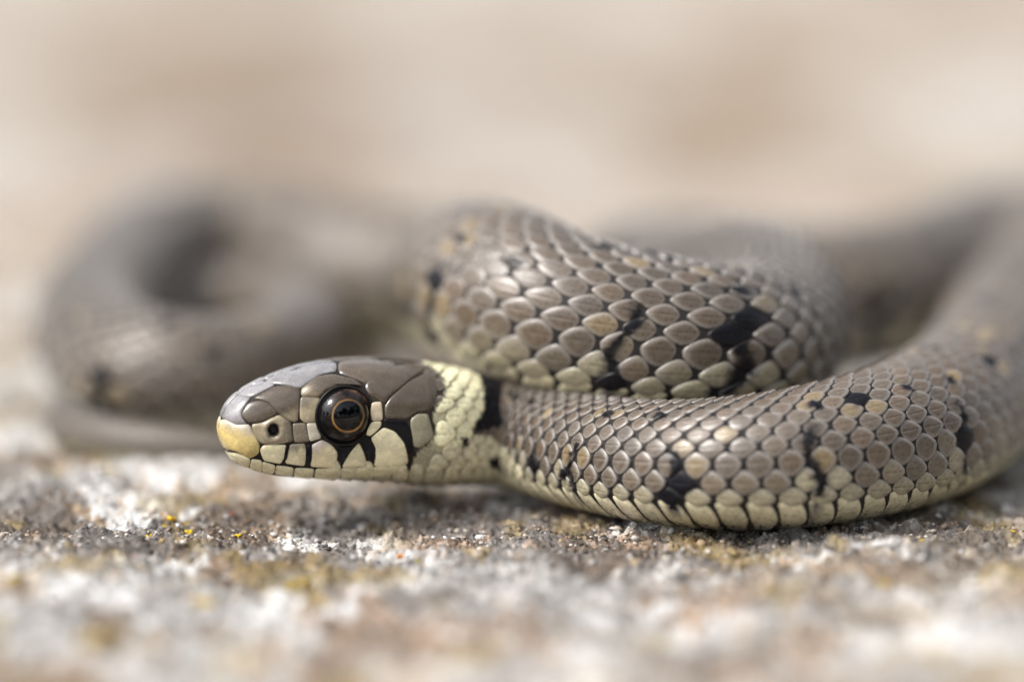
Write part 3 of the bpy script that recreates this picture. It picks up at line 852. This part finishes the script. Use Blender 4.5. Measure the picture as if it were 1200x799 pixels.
# flaky white lichen crust: small lobed plates
n = 2200; x = g1.uniform(-5, 5, n); y = GY + g1.uniform(-3.2, 3.2, n)
k = (gcolour(x, y).mean(1) > .47); x, y = x[k], y[k]; n = len(x)
r = g1.uniform(.015, .06, n); cl = np.array([.66, .65, .64])[None] * (.75 + .3 * g1.random((n, 1)))
a, b, c = crumbs(x, y, r, np.clip(cl, 0, .82), 8, flat=.28, lift=.05)
tag(mesh('white_lichen_crust', a, b, M_GRIT, None, col=c), label='flaky white lichen crust on the stone', kind='stuff')

# yellow lichen tufts one can point at
def tuft(u, v, size, label, colr=(.80, .56, .02), name='yellow_lichen', cat='lichen', group='yellow lichen tufts', nn_=9, z0=.0):
    g3 = np.random.default_rng(int(u * 7 + v)); c0 = pxz(u, v, z0)
    zz = float(gheight(np.array([c0[0]]), np.array([c0[1]]))[0])
    for _ in range(3):
        c0 = pxz(u, v, zz + size * .6); zz = float(gheight(np.array([c0[0]]), np.array([c0[1]]))[0])
    Vs, Fs, Cs = [], [], []; o = 0
    for k in range(nn_):
        a_ = g3.random() * 6.28; d_ = size * g3.random() ** .5 * .9
        p = np.array([math.cos(a_) * d_, math.sin(a_) * d_ * .8, size * (.25 + .5 * g3.random())])
        rr_ = size * g3.uniform(.28, .5)
        v_ = IV * (1 + (g3.random((12, 1)) - .5) * .6) * rr_ * np.array([1, 1, .65]) + p
        Vs.append(v_); Fs.append(IF + o); o += 12
        Cs.append(np.tile(np.array(colr) * g3.uniform(.7, 1.15), (12, 1)))
    ob = mesh(name, np.concatenate(Vs), np.concatenate(Fs), M_GRIT, None, col=np.clip(np.concatenate(Cs), 0, .9))
    ob.location = (c0[0], c0[1], zz - size * .1)
    tag(ob, label, cat, group)
tuft(176, 626, .035, 'lowest of the bright yellow lichen tufts left below the snout')
tuft(193, 615, .024, 'small yellow lichen tuft between the lowest and the topmost of the left cluster')
tuft(201, 608, .038, 'round orange-yellow lichen tuft, topmost of the cluster left below the snout', (.85, .52, .02))
tuft(190, 604, .022, 'dim yellow lichen speck at the back of the left cluster', (.6, .42, .03))
tuft(219, 614, .030, 'upper yellow lichen tuft at the right side of the left cluster')
tuft(222, 622, .036, 'lower yellow lichen tuft at the right side of the left cluster')
tuft(279, 621, .018, 'tiny olive-yellow lichen tuft below the snake chin', (.5, .40, .04))
tuft(278, 629, .034, 'yellow lichen tuft on pale crust straight below the snout tip')
tuft(489, 643, .030, 'small lemon lichen tuft below the snake throat', (.62, .52, .04))
tuft(470, 651, .045, 'blurred orange lichen lump below the throat', (.62, .30, .10))
tuft(351, 682, .08, 'blurred ochre lichen cushion below the eye', (.42, .30, .09), nn_=14)
tuft(240, 712, .08, 'blurred ochre lichen cushion lower left', (.50, .36, .10), nn_=14)
tuft(112, 750, .12, 'blurred yellow lichen cushion near the lower left corner', (.42, .30, .09), nn_=16)
tuft(343, 686, .05, 'small blurred ochre lichen lump beside the cushion below the eye', (.52, .38, .08))
tuft(18, 680, .07, 'blurred ochre lichen lump at the left edge', (.52, .38, .08))
tuft(1080, 625, .022, 'tiny yellow lichen tuft beside the front coil at right')
tuft(1185, 620, .034, 'orange-yellow lichen tuft at the far right edge', (.75, .48, .03))
tuft(1040, 682, .06, 'blurred ochre lichen lump in the right foreground', (.5, .36, .1))
tuft(272, 598, .045, 'small red stone grain under the snake chin', (.42, .10, .08), 'stone_grain', 'stone', None, 3)
tuft(765, 640, .03, 'small rust-red stone grain below the front coil', (.45, .16, .08), 'stone_grain', 'stone', None, 3)
# ------------------------------------------------------------------ trees behind the photographer, seen mirrored in the eye
M_LEAF = mat_attr('leaf', .6, .3); M_BARK = mat_simple('bark', (.06, .045, .035), .9)
def make_tree(x, y, h, sd_):
    g4 = np.random.default_rng(sd_)
    root = bpy.data.objects.new('leafy_tree', None); COL.objects.link(root); root.location = (x, y, 0)
    tag(root, 'dark leafy tree behind the photographer, mirrored small in the eye', 'tree', 'trees mirrored in the eye')
    # trunk
    prof = [(h * .035 * (1 - .75 * q), h * .8 * q) for q in np.linspace(0, 1, 8)]
    V_, F_ = revolve([(0, 0)] + prof, 10)
    V_[:, 0] += np.sin(V_[:, 2] / h * 5) * h * .02
    mesh('trunk', V_, F_, M_BARK, root)
    nb = 15; cb = np.stack([g4.normal(0, .17, nb), g4.normal(0, .17, nb), g4.uniform(.22, .88, nb)], 1) * h
    rb_ = g4.uniform(.11, .21, nb) * h
    n_ = 3200; k = g4.integers(0, nb, n_); c_ = cb[k] + norm(g4.normal(size=(n_, 3))) * (rb_[k] * g4.random(n_) ** .25)[:, None]
    a_ = norm(g4.normal(size=(n_, 3))); b_ = norm(np.cross(a_, g4.normal(size=(n_, 3)))); sz = h * g4.uniform(.018, .034, n_)[:, None]
    V_ = np.stack([c_ - a_ * sz, c_ - b_ * sz * .5, c_ + a_ * sz, c_ + b_ * sz * .5], 1).reshape(-1, 3)
    F_ = np.arange(n_ * 4).reshape(-1, 4)
    cc_ = np.repeat(np.array([.05, .085, .025])[None] * g4.uniform(.6, 1.3, (n_, 1)), 4, 0)
    mesh('crown', V_, F_, M_LEAF, root, col=cc_, smooth=False)
for k, (az, d_, h_) in enumerate([(-88, 640, 200), (-70, 660, 160), (-52, 700, 215), (-35, 640, 150), (-16, 720, 210), (4, 690, 360), (22, 650, 420), (40, 690, 380), (58, 660, 430), (78, 640, 400)]):
    make_tree(math.sin(math.radians(az)) * d_, CAMY - math.cos(math.radians(az)) * d_, h_, 50 + k)
print('scales', len(V), 'len', SMAX, 'verts ground', len(GV), 'chosen', len(chosen))
